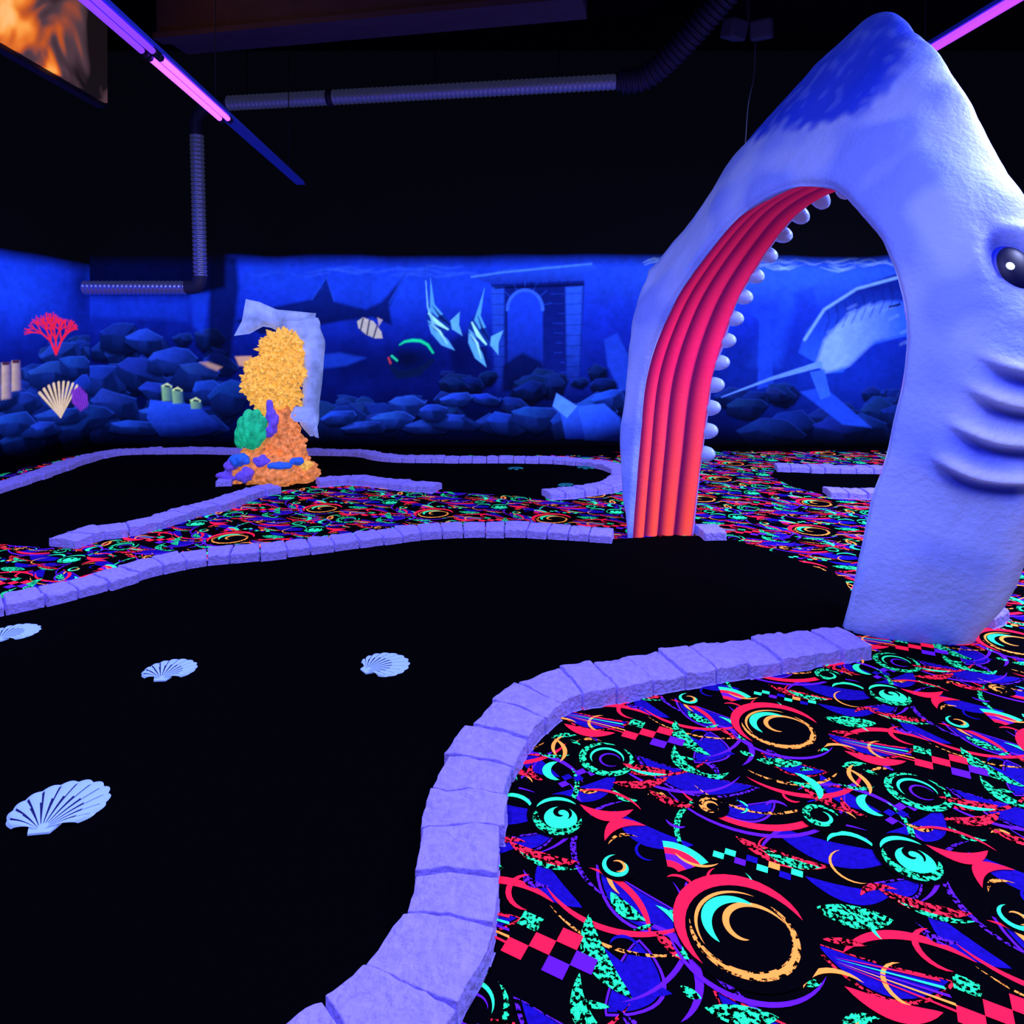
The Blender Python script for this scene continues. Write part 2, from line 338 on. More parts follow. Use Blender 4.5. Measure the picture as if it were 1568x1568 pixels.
for a in [(.81,2.37,.31,195,345,.014),(.20,1.80,.26,-80,20,.013),(.40,2.0,.22,100,230,.018),(.95,1.85,.27,60,150,.014),(.30,1.62,.14,-60,80,.022),(.6,2.5,.24,200,320,.014),(.0,2.2,.22,-70,30,.013),(.75,1.75,.30,150,235,.022),(1.05,2.1,.2,10,120,.018)]:
    arc(*a[:5],a[5],VI if a[0] not in (.40,.75) else VS)
for a in [(.81,2.36,.265,200,338,.028,RE),(.33,1.98,.26,205,300,.018,RE),(.15,1.75,.20,-10,70,.02,RE),(1.0,2.48,.24,215,330,.022,RE),(.5,2.62,.27,215,320,.016,RS),(.95,1.5,.22,40,130,.026,RE),(.70,2.05,.20,110,200,.018,TS),(.02,2.32,.2,-60,20,.018,TS)]:
    arc(*a[:5],a[5],a[6])
for a in [(.83,2.4,.24,205,320,.012),(.36,1.96,.30,210,290,.01),(.98,2.50,.20,215,320,.014)]: arc(*a[:5],a[5],OS)
R=random.Random(5)
for k in range(38):
    cx,cy=R.uniform(-.05,1.15),R.uniform(1.5,2.65); m=[TS,RS,VS,OS,TS,TS][k%6]
    leaf(cx,cy,R.uniform(.05,.12),R.uniform(.012,.028),R.uniform(-70,20),m,R.uniform(-.5,.6),n=8)
for k in range(20):
    cx,cy=R.uniform(-.05,1.15),R.uniform(1.5,2.65); a0=R.uniform(0,360); arc(cx,cy,R.uniform(.03,.07),a0,a0+R.uniform(90,200),R.uniform(.006,.014),[TE,RE,VI,OR,BL][k%5],dr=-.01,n=12)
leaf(.78,1.985,.26,.055,-28,RS); leaf(.80,1.965,.16,.035,-28,TS); leaf(.89,1.775,.19,.075,-12,TS,.1); leaf(.22,1.66,.24,.06,-72,TS,.3)
leaf(.087,1.985,.22,.045,-22,RS); leaf(.10,1.955,.18,.018,-22,TS); leaf(.62,2.42,.2,.045,-65,TS,.5); leaf(.44,2.31,.2,.04,8,RS); leaf(.95,2.42,.16,.05,-8,TS,.1)
leaf(.30,1.80,.12,.045,-50,TS); leaf(.52,2.22,.16,.035,-30,RS); leaf(1.02,2.22,.18,.03,-50,RS)
for k,m in enumerate([TE,RE,VI,RE,BK]):
    r=.13-.025*k; pg([(.44,1.91)]+[(.44+r*math.cos(t),1.91+r*math.sin(t)) for t in np.linspace(.35,1.5,10)],m)
def checks(cx,cy,ang,sz,rows,cols,ms):
    a=math.radians(ang); c,s=math.cos(a),math.sin(a)
    for i in range(rows):
        for j in range(cols):
            m=ms[(i*cols+j)%len(ms)]
            if (i+j)%2==0: 
                x=(j-(cols-1)/2)*sz*1.25;yy=(i-(rows-1)/2)*sz; quad(cx+x*c-yy*s,cy+x*s+yy*c,sz*1.25,sz,ang,m)
checks(.10,1.68,-28,.044,3,4,[RE,TE,VI,TS,RE]); checks(.70,1.95,-25,.024,2,8,[TE,BL,VI,OR,TE])
checks(.22,2.34,30,.024,2,5,[VI,RE,BL,TE])
for k,m in enumerate([RE,TE,VI,OR,RE]):
    pg([(.78,1.655-.004*k),(1.0,1.60-.02*k),(1.0,1.592-.02*k)],m)
leaf(.86,1.535,.2,.05,-18,RE,.3)
for a in [(1.10,2.31,.10,-40,50,.016,OR),(.36,1.90,.09,130,220,.014,OR),(.24,2.50,.09,120,210,.014,OR),(.55,2.02,.08,200,300,.01,OR),(.93,2.28,.09,-40,60,.03,TE),(.33,1.72,.1,-30,60,.018,TE),(.75,1.53,.09,40,150,.014,OR),(.17,2.37,.05,100,260,.03,TE),(1.0,2.0,.07,0,150,.018,TE),(.05,1.85,.06,90,260,.016,RE)]:
    arc(*a[:5],a[5],a[6],n=12)
x,y=.59,1.73
disk(x,y,.178,BK,.95)
arc(x,y,.162,215,10,.04,RE) 
arc(x,y,.136,165,400,.024,OS,dr=-.02,n=40); arc(x,y,.134,185,385,.012,OR,dr=-.02,n=40); arc(x+.012,y,.10,10,250,.018,OR,dr=-.07,n=30); arc(x-.01,y+.01,.088,50,215,.03,TE,dr=-.01); arc(x,y,.12,60,200,.010,OR)
arc(x,y,.195,180,320,.014,VI)
disk(.64,2.19,.055,BK); arc(.64,2.19,.042,20,330,.014,OS,dr=-.02); arc(.64,2.19,.02,0,250,.01,OR)
x,y=.146,2.147
disk(x,y,.10,BK); disk(x+.006,y-.012,.052,TE); arc(x,y,.072,150,350,.03,TS); arc(x+.010,y+.010,.032,-60,300,.018,BK,dr=-.022); arc(x,y,.078,40,150,.016,TE)
leaf(.30,2.165,.17,.045,-8,RE,.5); leaf(.335,2.09,.15,.04,25,RE,-.6); arc(.27,2.12,.15,20,110,.012,RE)
x,y=.34,2.44
disk(x,y,.105,BK); arc(x,y,.088,60,400,.028,TS,n=40); arc(x,y,.058,-20,200,.012,TE); arc(x+.01,y-.01,.036,0,300,.008,VI); leaf(.47,2.38,.17,.045,-15,RS,.2); leaf(.47,2.36,.13,.016,-15,TE,.2)
x,y=.97,2.14
disk(x,y,.07,BK); arc(x,y,.055,0,300,.022,TS,dr=-.02); arc(x,y,.028,200,420,.011,TE)
x,y=.30,1.94
disk(x,y,.055,BK); arc(x,y,.043,90,400,.015,TE,dr=-.02); arc(x,y,.02,250,480,.009,OR)
va,vb=np.array([1.007,-.175]),np.array([.44,.905])
V_=[];F_=[];MI=[]
v,f=box((XL,YF,-.1),(XR,YB,0)); V_+=v; F_+=f; MI+=[BK]*6
for j in range(-3,11):
    for i in range(-12,13):
        off=i*va+j*vb; c0=off+np.array([.5,2.05])
        if not(XL-.3<c0[0]<XR+.3 and .2<c0[1]<YB+.3): continue
        for vs,fs,m,z in shapes:
            a=np.array(vs)+off
            if a[:,0].min()<XL+.3 or a[:,0].max()>XR-.01 or a[:,1].max()>(8.85 if a[:,0].max()<1.6 else 9.2): continue
            b=len(V_); V_+=[(p[0],p[1],z) for p in a]; F_+=[tuple(b+k for k in q) for q in fs]; MI+=[m]*len(fs)
mesh_obj('floor',V_,F_,carp,mi=MI)

# ------------------------------------------------------------ greens
def cat(P,t):
    P=np.asarray(P,float); n=len(P); t=np.clip(t,0,n-1-1e-9); i=int(t); u=t-i
    p0=P[max(i-1,0)];p1=P[i];p2=P[min(i+1,n-1)];p3=P[min(i+2,n-1)]
    if i==0: p0=2*p1-p2
    if i+2>n-1: p3=2*p2-p1
    return .5*((2*p1)+(-p0+p2)*u+(2*p0-5*p1+4*p2-p3)*u*u+(-p0+3*p1-3*p2+p3)*u**3)
def smooth(P,k=8): return [tuple(cat(P,i/k)) for i in range((len(P)-1)*k+1)]
cA=[(-.85,1.0),(-.60,1.18),(-.40,1.345),(-.259,1.472),(-.2145,1.556),(-.161,1.698),(-.1485,1.915),(-.149,2.104),(-.1095,2.334),(.0025,2.621),(.166,2.83),(.408,2.925),(.747,3.049),(1.174,3.179),(1.66,3.32)]
cB=[(-4.2,2.9),(-3.6,3.2),(-3.1,3.55),(-2.824,3.763),(-2.649,3.932),(-2.479,4.15),(-2.33,4.394),(-2.086,4.597),(-1.772,4.698),(-1.411,4.851),(-1.075,5.013),(-.715,5.1875),(-.322,5.26),(.081,5.26),(.427,5.1875),(.76,5.116)]
cC=[(-3.23,4.90),(-3.148,5.1875),(-2.931,5.336),(-2.772,5.746),(-2.591,6.098),(-2.471,6.553),(-2.33,6.72)]
cC2=[(-2.0,7.0),(-1.669,7.148),(-1.218,6.95),(-.734,6.75)]
cD=[(-5.05,5.6),(-5.06,6.2),(-5.096,6.79),(-5.125,7.396),(-5.217,8.209),(-5.141,8.85),(-4.514,9.0),(-3.288,8.946),(-2.065,8.84),(-1.487,8.44),(-.671,8.346),(.128,8.346),(.754,8.209),(1.136,7.863),(1.21,7.396),(.99,6.853),(.671,6.611),(.316,6.468)]
cE=[(3.02,7.84),(3.453,7.741),(4.098,7.70),(5.2,7.6)]
cF=[(3.017,6.553),(3.5,6.49),(4.3,6.4),(5.2,6.35)]
cG=[(1.42,5.19),(1.6,5.2)]
def green(name,outline):
    n=len(outline); z=.006
    v=[(x,y,0.0) for x,y in outline]+[(x,y,z) for x,y in outline]
    f=[tuple(range(n,2*n))]+[(i,(i+1)%n,n+(i+1)%n,n+i) for i in range(n)]
    mesh_obj(name,v,f,[M_felt])
green('putting_green',smooth(cA)+[(1.80,3.6),(2.0,4.0),(2.079,4.295),(1.907,4.679),(1.774,4.929),(1.59,5.2),(1.2,5.2)]+smooth(cB)[::-1]+[(-5.5,2.5),(-5.5,-1.0),(-.85,-1.0)])
green('putting_green',smooth(cC)+smooth(cC2)+[(-.2,6.6)]+smooth(cD)[::-1]+[(-5.0,5.0),(-3.757,5.0)])
green('putting_green',smooth(cE)+smooth(cF)[::-1]+[(2.85,7.0),(2.85,7.5)])

# ------------------------------------------------------------ curbs of stone blocks
def curb(pts,w=.235,bl=.165,h=.07):
    P=np.array(smooth(pts,12)); d=np.concatenate([[0],np.cumsum(np.hypot(*np.diff(P,axis=0).T))]); n=max(1,int(round(d[-1]/bl)))
    at=lambda s:np.array([np.interp(s,d,P[:,0]),np.interp(s,d,P[:,1])])
    v=[];f=[]; cuts=[d[-1]*(k+(random.uniform(-.10,.10) if 0<k<n else 0))/n for k in range(n+1)]
    for k in range(n):
        s0=cuts[k]+.005; s1=cuts[k+1]-.005; rows=[]
        jz=random.uniform(-.006,.006); jw=random.uniform(-.016,.016); jo=random.uniform(-.010,.010)
        NX,NY=10,8
        for r in range(NY+1):
            s=s0+(s1-s0)*r/NY; p=at(s); t=at(min(s+.02,d[-1]))-at(max(s-.02,0)); t/=np.linalg.norm(t)+1e-9; nn=np.array([-t[1],t[0]])
            rows.append((p,nn))
        b=len(v)
        for (p,nn) in rows:
            for c in range(NX+1):
                a=(c/NX-.5)*(w+jw)+jo; q=p+nn*a
                z=h+jz+.010*noise.noise(Vector((q[0]*14,q[1]*14,3)))+.005*noise.noise(Vector((q[0]*45,q[1]*45,3)))-.006*(abs(c/NX-.5)*2)**3
                j=.005*noise.noise(Vector((q[0]*26,q[1]*26,9)))
                v.append((q[0]+j,q[1]-j,z))
        W=NX+1
        for r in range(NY):
            for c in range(NX): f.append((b+r*W+c,b+r*W+c+1,b+(r+1)*W+c+1,b+(r+1)*W+c))
        ring=[r*W for r in range(NY+1)]+[NY*W+c for c in range(1,W)]+[r*W+NX for r in range(NY-1,-1,-1)]+[c for c in range(NX-1,0,-1)]
        b2=len(v)
        for i in ring: x,y,z=v[b+i]; v.append((x,y,0))
        m=len(ring)
        for i in range(m): f.append((b+ring[i],b+ring[(i+1)%m],b2+(i+1)%m,b2+i))
        f.append(tuple(b2+i for i in range(m))[::-1])
    o=mesh_obj('stone_curb',v,f,[M_stone])
    bv=o.modifiers.new('bevel','BEVEL'); bv.width=.008; bv.segments=2; bv.limit_method='ANGLE'; bv.angle_limit=math.radians(50)
for c in (cA,cB,cC,cC2,cD,cE,cF,cG): curb(c)
curb([(2.42,3.62),(2.6,3.75)],h=.06)
curb([(-3.04,7.05),(-2.88,7.08)])

# ------------------------------------------------------------ scallop shells
M_shell=mat('shell_white',L(140,172,252),.7,emis=.4); M_shdk=mat('shell_groove',L(6,10,80),.8)
def shell(x,y,sz,ang,m1=M_shell,m2=M_shdk):
    v=[];f=[];mi=[]; nr=12; K=nr*6; R=10; A0=math.radians(76)
    for i in range(K+1):
        t=i/K; a=-A0+2*A0*t; rid=abs(math.sin(math.pi*t*nr)); base=sz*(max(0,math.cos(a)))**.62
        for j in range(R+1):
            r=j/R; rr=base*(.04+.96*r)*(1+.05*rid*r)
            z=.009+.010*math.sin(math.pi*min(r*.9+.08,1))+.004*rid*r
            if j==R: z=.007
            v.append((rr*math.sin(a),rr*math.cos(a)-sz*.5,z))
    for i in range(K):
        for j in range(R):
            f.append((i*(R+1)+j,i*(R+1)+j+1,(i+1)*(R+1)+j+1,(i+1)*(R+1)+j)); mi.append(1 if ((i%6==0 or (i%6==5 and j<6)) and 5<i<K-5 and j<R-1) else 0)
    b=len(v); s=sz*.13; o0=-sz*.5
    v+=[(-s,o0-.012,.012),(s,o0-.012,.012),(s*1.5,o0+s*.9,.014),(-s*1.5,o0+s*.9,.014),(-s,o0-.012,.006),(s,o0-.012,.006),(s*1.5,o0+s*.9,.006),(-s*1.5,o0+s*.9,.006)]
    f+=[(b,b+1,b+2,b+3),(b,b+4,b+5,b+1),(b+1,b+5,b+6,b+2),(b+3,b+7,b+4,b)]; mi+=[0]*4
    o=mesh_obj('scallop_shell',v,f,[m1,m2],mi=mi); o.rotation_euler=(0,0,math.radians(ang)); o.location=(x,y,.002)
shell(-1.445,2.185,.235,8); shell(-1.545,3.085,.19,4); shell(-.582,3.135,.20,-50); shell(-2.53,3.48,.19,-10)
M_t=mat('shell_teal',L(20,120,130),.7,emis=.1)
shell(.04,7.9,.15,10,M_t); shell(.86,7.95,.17,-10,M_t); shell(.55,7.0,.14,30,M_t)

# ------------------------------------------------------------ shark archway
Lo=np.array([.905,5.14]); u_=np.array([.461,-.888]); n_=np.array([.888,.461])
A=[(0,0,0),(-.05,.1,.60),(-.08,.2,1.196),(.03,.3,1.65),(.243,.37,1.988),(.617,.45,2.35),(.968,.5,2.484),(1.2675,.5,2.447),(1.404,.5,2.376),(1.631,.42,2.169),(1.795,.35,1.979),(1.937,.27,1.636),(1.982,.2,1.367),(1.962,.1,.973),(1.908,.05,.703),(1.852,0,.296),(1.778,0,0)]
B=[(.144,.46,0),(.154,.55,.595),(.154,.65,1.15),(.204,.77,1.602),(.34,.86,1.97),(.60,.99,2.37),(.88,1.05,2.53),(1.1,1.05,2.53),(1.25,1.04,2.46),(1.42,1.0,2.30),(1.55,.9,2.05),(1.67,.8,1.66),(1.71,.7,1.35),(1.72,.6,.97),(1.70,.55,.70),(1.68,.48,.296),(1.65,.46,0)]
O2=[(-.1,.05,0),(-.25,.08,.6),(-.3,.18,1.25),(-.33,.3,1.75),(0,.5,2.25),(.42,.65,2.8),(.95,.8,3.1),(1.4,.75,3.0),(1.65,.65,2.75),(1.9,.55,2.45),(2.12,.45,2.1),(2.28,.38,1.68),(2.35,.32,1.37),(2.3,.25,.97),(2.22,.2,.70),(2.12,.14,.296),(2.02,.12,0)]
O3=[(-.4,.42,0),(-.45,.45,.6),(-.48,.5,1.25),(-.5,.62,2.0),(-.2,.85,2.55),(.30,1.05,3.15),(1.0,1.33,3.78),(1.42,1.2,3.48),(1.75,1.05,3.05),(2.0,.95,2.6),(2.22,.88,2.2),(2.42,.82,1.78),(2.55,.7,1.37),(2.5,.6,.97),(2.46,.52,.72),(2.34,.48,.296),(2.21,.42,0)]
A,B,O2,O3=map(np.array,(A,B,O2,O3))
O1=A+.22*(O2-A)+np.array([0,-.045,0])
ex=np.array([.12,.12,.12,.15,.25,.35,.42,.42,.35,.3,.2,.15,.12,.12,.12,.12,.12])
O4=(O3+B)/2; O4[:,1]+=ex
CT=np.stack([A,O1,O2,O3,O4,B],1)
MM=16*42; NO=5*26; NI=56
rows=[cat(CT,16*i/MM) for i in range(MM+1)]
G=np.zeros((MM+1,NO+NI,3)); tt=np.zeros((MM+1,NO+NI)); kind=np.zeros((MM+1,NO+NI))
for i,r in enumerate(rows):
    for j in range(NO+1): 
        G[i,j]=cat(r,5*j/NO); tt[i,j]=j/NO
    a,b=r[0],r[5]; out=((r[2]+r[3])/2-(a+b)/2); out/=np.linalg.norm(out)
    for k in range(1,NI):
        w=k/NI; p=b*(1-w)+a*w
        rid=abs(math.sin(math.pi*(4*w+.1)))**.8*.048-.02
        p=p+out*(.06*math.sin(math.pi*w)-rid*min(1,min(w,1-w)/.05)); G[i,NO+k]=p; tt[i,NO+k]=w; kind[i,NO+k]=1
S,Q,Z=G[...,0].copy(),G[...,1].copy(),G[...,2].copy()
dG0=np.gradient(G,axis=0); dG1=(np.roll(G,-1,1)-np.roll(G,1,1)); N=np.cross(dG0,dG1); N/=np.linalg.norm(N,axis=-1,keepdims=True)+1e-9
outv=G-np.array([.95,.55,0])*1.0; outv[...,2]=np.maximum(0,G[...,2]-1.6); 
sg=np.sign((N*outv)[:, :NO].sum()) ; N*=sg
outer=(kind==0)
disp=np.zeros(S.shape); paint=np.zeros(S.shape+(3,)); paint[:]=L(142,164,255)[:3]
low=np.zeros(S.shape); fine=np.zeros(S.shape)
for i in range(0,MM+1):
    for j in range(0,NO+NI):
        if outer[i,j]:
            low[i,j]=noise.noise(Vector((S[i,j]*3.2,Q[i,j]*3.2,Z[i,j]*3.2)))
            fine[i,j]=noise.noise(Vector((S[i,j]*13,Q[i,j]*13,Z[i,j]*9)))
disp+=low*.024+fine*.004
dark=np.array(L(14,36,190)[:3]); vd=np.array(L(14,30,150)[:3])
def mixp(m,c): 
    global paint
    m=np.clip(m,0,1)[...,None]; paint=paint*(1-m)+np.array(c[:3])*m
def sst(x): x=np.clip(x,0,1); return x*x*(3-2*x)
mixp(outer*np.clip(low*1.6,0,.40),L(78,106,245)); mixp(outer*np.clip(-low*1.6,0,.3),L(180,194,255))
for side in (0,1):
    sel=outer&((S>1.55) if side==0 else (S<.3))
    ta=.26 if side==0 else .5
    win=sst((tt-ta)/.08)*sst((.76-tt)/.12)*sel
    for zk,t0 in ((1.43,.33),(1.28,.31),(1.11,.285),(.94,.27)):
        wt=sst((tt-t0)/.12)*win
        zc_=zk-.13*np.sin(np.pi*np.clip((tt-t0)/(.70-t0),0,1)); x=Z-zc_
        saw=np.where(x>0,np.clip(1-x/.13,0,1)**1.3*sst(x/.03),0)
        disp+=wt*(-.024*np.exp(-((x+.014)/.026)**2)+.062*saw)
        mixp(wt*np.exp(-((x+.024)/.040)**2)*.92,dark)  # shadow line under each gill ridge, painted in
        mixp(wt*np.exp(-((x-.05)/.03)**2)*.7,L(225,234,255))  # highlight along the gill crest, painted in
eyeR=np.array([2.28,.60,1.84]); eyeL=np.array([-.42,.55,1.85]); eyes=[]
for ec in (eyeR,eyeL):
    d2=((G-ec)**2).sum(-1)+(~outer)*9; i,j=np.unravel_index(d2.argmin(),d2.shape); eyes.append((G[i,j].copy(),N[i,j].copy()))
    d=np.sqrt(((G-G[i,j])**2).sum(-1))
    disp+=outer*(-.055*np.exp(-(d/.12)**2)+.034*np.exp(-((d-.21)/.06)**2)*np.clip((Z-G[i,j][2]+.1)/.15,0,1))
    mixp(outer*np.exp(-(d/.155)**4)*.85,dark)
    up=G[i,j]+np.array([-.06,-.06,.24]); d=np.sqrt((((G-up)/np.array([.08,.08,.2]))**2).sum(-1)); mixp(outer*np.exp(-d**2)*.95,dark); disp-=outer*np.exp(-d**2)*.04  # brow shading painted dark over a shallow dent
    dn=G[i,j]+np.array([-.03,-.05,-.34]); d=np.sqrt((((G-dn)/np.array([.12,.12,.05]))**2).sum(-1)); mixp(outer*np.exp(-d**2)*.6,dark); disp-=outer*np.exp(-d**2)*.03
edge=2.88-.10*(S-1.0)+.10*low+.07*fine
lim=1.56+.12*low+.10*fine
mp=outer*sst((Z-edge)/.12)*sst((lim-S)/.22)*sst((tt-.2)/.1)
mixp(mp*.95,L(18,56,232)); mixp(mp*np.clip((Z-3.35)/.35+fine*.8,0,1)*.35,L(84,112,255)); mixp(mp*np.clip(fine*2-.35,0,.4),L(90,120,255))
mixp(outer*np.exp(-Z/.05)*.6,dark)  # shadow line at the foot, put into the colour
mixp(outer*np.clip((S-1.6)/.4,0,1)*np.clip((tt-.5)/.1,0,.5),L(205,212,255))  # right flank lightened: rim light put into the colour
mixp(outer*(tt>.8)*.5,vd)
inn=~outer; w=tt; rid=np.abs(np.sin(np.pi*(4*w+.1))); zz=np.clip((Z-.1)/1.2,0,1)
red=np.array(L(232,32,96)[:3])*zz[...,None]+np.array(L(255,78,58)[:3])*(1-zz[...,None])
z2=np.clip((Z-1.5)/1.0,0,1)[...,None]; red=red*(1-z2)+np.array(L(156,20,74)[:3])*z2  # upper mouth darkened: shade put into the red
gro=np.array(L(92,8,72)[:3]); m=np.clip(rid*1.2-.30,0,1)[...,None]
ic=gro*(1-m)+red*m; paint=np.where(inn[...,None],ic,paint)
G=G+N*(disp*outer)[...,None]
def world(G): 
    X=Lo[0]+u_[0]*G[...,0]+n_[0]*G[...,1]; Y=Lo[1]+u_[1]*G[...,0]+n_[1]*G[...,1]; return np.stack([X,Y,G[...,2]],-1)
def wdir(d): return Vector((u_[0]*d[0]+n_[0]*d[1],u_[1]*d[0]+n_[1]*d[1],d[2]))
G[...,2]=np.maximum(G[...,2],0); WG=world(G); nc=NO+NI
idx=np.arange((MM+1)*nc).reshape(MM+1,nc); nx=np.roll(idx,-1,1)
F=np.stack([idx[:-1],nx[:-1],nx[1:],idx[1:]],-1).reshape(-1,4)
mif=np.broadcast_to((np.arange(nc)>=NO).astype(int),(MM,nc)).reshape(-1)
shark=empty('shark_archway')
M_shark=mat('shark_paint_shaded',(1,1,1,1),.65,emis=.11,vc='paint',bump=.38,bscale=24,spec=.25)
M_mouth=mat('mouth_paint_shaded',(1,1,1,1),.7,emis=.82,vc='paint',spec=.1,bump=.3,bscale=14)
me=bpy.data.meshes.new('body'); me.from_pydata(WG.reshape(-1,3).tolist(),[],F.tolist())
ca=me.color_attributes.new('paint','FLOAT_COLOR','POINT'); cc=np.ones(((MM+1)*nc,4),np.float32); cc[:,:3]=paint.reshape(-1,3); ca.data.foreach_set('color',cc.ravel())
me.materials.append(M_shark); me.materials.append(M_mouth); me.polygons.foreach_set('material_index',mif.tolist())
me.polygons.foreach_set('use_smooth',[True]*len(me.polygons)); me.update(); link(bpy.data.objects.new('body',me),shark)
M_eye=mat('eye_black',L(4,8,60),.45,spec=.2); M_glint=mat('eye_glint',L(225,232,255),.4,emis=.9); M_iris=mat('eye_iris',L(10,36,180),.4)
def ell(name,c,r,rot,m,par,su=4):
    bm=bmesh.new(); bmesh.ops.create_icosphere(bm,subdivisions=su,radius=1); me=bpy.data.meshes.new(name); bm.to_mesh(me); bm.free()
    me.polygons.foreach_set('use_smooth',[True]*len(me.polygons)); me.materials.append(m); o=link(bpy.data.objects.new(name,me),par); o.location=c; o.scale=r; o.rotation_euler=rot; return o
for k,(p,nn) in enumerate(eyes):
    c=Vector(world(p)); d=wdir(nn).normalized(); q=d.to_track_quat('Z','Y').to_euler()
    c=c-d*.055
    ell('eye_rim_%d'%(k+1),c-d*.004,(.12,.15,.045),q,M_iris,shark)
    ell('eye_%d'%(k+1),c,(.105,.135,.052),q,M_eye,shark)
    side=d.cross(Vector((0,0,1))).normalized()
    if side.x>0: side=-side
    ell('eye_glint_%d'%(k+1),c+d*.047+side*.045,(.022,.022,.010),q,M_glint,shark,2)
M_tooth=mat('tooth',L(150,175,255),.35,emis=.1)
tv=[];tf=[]
bt=[cat(CT,16*i/2000)[5] for i in range(2001)]; bt=np.array(bt); dl=np.concatenate([[0],np.cumsum(np.linalg.norm(np.diff(bt,axis=0),axis=1))])
s=.62
while s<dl[-1]-.55:
    p=np.array([np.interp(s,dl,bt[:,k]) for k in range(3)]); p2=np.array([np.interp(s+.02,dl,bt[:,k]) for k in range(3)]); t=p2-p; t/=np.linalg.norm(t)
    inw=np.cross(t,np.array([0,1,0])); 
    if inw.dot(np.array([.93,p[1],1.2])-p)<0: inw=-inw
    inw=inw/np.linalg.norm(inw); qd=np.array([0,1,0]); b=len(tv); Rr=10; T=14
    for i in range(Rr+1):
        h=i/Rr; r=.064*math.sqrt(max(0,1-h**2.6)); 
        for j in range(T):
            a=2*math.pi*j/T; pp=p+inw*(.108*h-.045)+qd*.03+t*(r*math.cos(a))+qd*(r*.85*math.sin(a)+.03*h); tv.append(tuple(world(pp)))
    for i in range(Rr):
        for j in range(T): tf.append((b+i*T+j,b+i*T+(j+1)%T,b+(i+1)*T+(j+1)%T,b+(i+1)*T+j))
    s+=.18
mesh_obj('teeth',tv,tf,[M_tooth],shark,True)

# ------------------------------------------------------------ coral sculpture
cor=empty('coral_sculpture'); cor.location=(-2.5,7.2,0)
M_or=mat('coral_orange',L(255,190,84),.8,emis=.95,bump=1.0,bscale=30,vary=.7)
M_or2=mat('coral_rock_orange',L(255,150,84),.8,emis=.8,bump=.9,bscale=20,vary=.75)
M_te=mat('shell_teal_green',L(30,215,145),.7,emis=.5,bump=.5,vary=.6,bscale=16)
M_pu=mat('coral_purple',L(130,96,245),.7,emis=.2,bump=.3,vary=.3); M_bl=mat('coral_blue',L(50,120,245),.7,emis=.2,vary=.3); M_ml=mat('marlin_blue',L(165,188,255),.5,emis=.42,bump=.15,vary=.65,bscale=4)
def blob(name,c,r,m,amp=.16,fr=7,su=5,mode='cell'):
    bm=bmesh.new(); bmesh.ops.create_icosphere(bm,subdivisions=su,radius=1)
    for v in bm.verts:
        d=v.co.normalized(); p=Vector((d.x*r[0],d.y*r[1],d.z*r[2])); w=p+Vector(c)
        if mode=='cell':
            q=noise.voronoi(w*fr)[0][0]; k=1+amp*(.55-q*1.6)+amp*.7*noise.noise(w*fr*2.5)
        elif mode=='ridge':
            k=1+amp*abs(math.sin(math.atan2(d.x,d.z+1.1)*9))-amp*.5
        else: k=1+amp*noise.noise(w*fr)
        v.co=p*k+Vector(c); v.co.z=max(v.co.z,0)
    me=bpy.data.meshes.new(name); bm.to_mesh(me); bm.free(); me.materials.append(m); me.polygons.foreach_set('use_smooth',[True]*len(me.polygons)); return link(bpy.data.objects.new(name,me),cor)
for i,(x,y,z,a,b,c_) in enumerate([(.08,0,1.40,.24,.2,.21),(-.02,0,1.22,.22,.18,.18),(.12,0,1.15,.20,.18,.22),(-.12,-.02,1.03,.22,.17,.21),(.09,0,.92,.19,.17,.2),(-.05,0,.84,.16,.15,.16),(-.2,-.05,1.18,.11,.1,.14)]):
    blob('sponge_%d'%i,(x,y,z),(a,b,c_),M_or,.34,17,6)
for i,(x,y,z,a,b,c_) in enumerate([(.1,0,.65,.15,.15,.22),(.12,.02,.42,.18,.17,.2),(-.02,0,.5,.18,.17,.2),(0,0,.15,.38,.28,.20),(.28,-.05,.11,.19,.18,.15),(-.28,-.02,.13,.2,.2,.17),(.08,-.18,.10,.26,.16,.13),(-.14,0,.30,.2,.2,.14),(.2,0,.3,.14,.15,.16)]):
    blob('rock_%d'%i,(x,y,z),(a,b,c_),M_or2,.28,10)
blob('teal_shell',(-.17,-.18,.58),(.15,.11,.20),M_te,.16,5,5,'ridge'); blob('teal_shell_lip',(-.30,-.14,.50),(.07,.07,.13),M_te,.12,8,4)
for i,(x,y,z,a,b,c_,m) in enumerate([(.0,-.16,.74,.04,.05,.12,M_pu),(.05,-.17,.66,.04,.05,.11,M_pu),(.02,-.2,.56,.04,.05,.09,M_pu),(-.37,-.12,.2,.10,.09,.08,M_pu),(-.28,-.2,.27,.09,.07,.06,M_bl),(-.42,-.1,.09,.11,.1,.07,M_pu),(.13,-.27,.22,.11,.06,.04,M_bl),(-.05,-.26,.27,.08,.06,.05,M_pu),(.36,-.13,.2,.07,.07,.05,M_or),(-.2,-.28,.12,.08,.07,.08,M_pu),(.3,-.2,.25,.06,.05,.04,M_bl)]):
    blob('coral_bit_%d'%i,(x,y,z),(a,b,c_),m,.5,16,4,'n')
def loft(name,secs,m,par,K=24):
    v=[];f=[]; nS=(len(secs)-1)*8+1
    for i in range(nS):
        x,y,z,a,b,tz=cat(secs,i/8)
        for k in range(K):
            t=2*math.pi*k/K; v.append((x+a*math.cos(t),y+b*math.sin(t),z+tz*math.cos(t)))
    for i in range(nS-1):
        for k in range(K): f.append((i*K+k,i*K+(k+1)%K,(i+1)*K+(k+1)%K,(i+1)*K+k))
    f.append(tuple(range(K))); f.append(tuple((nS-1)*K+k for k in range(K)))
    return mesh_obj(name,v,f,[m],par,True)
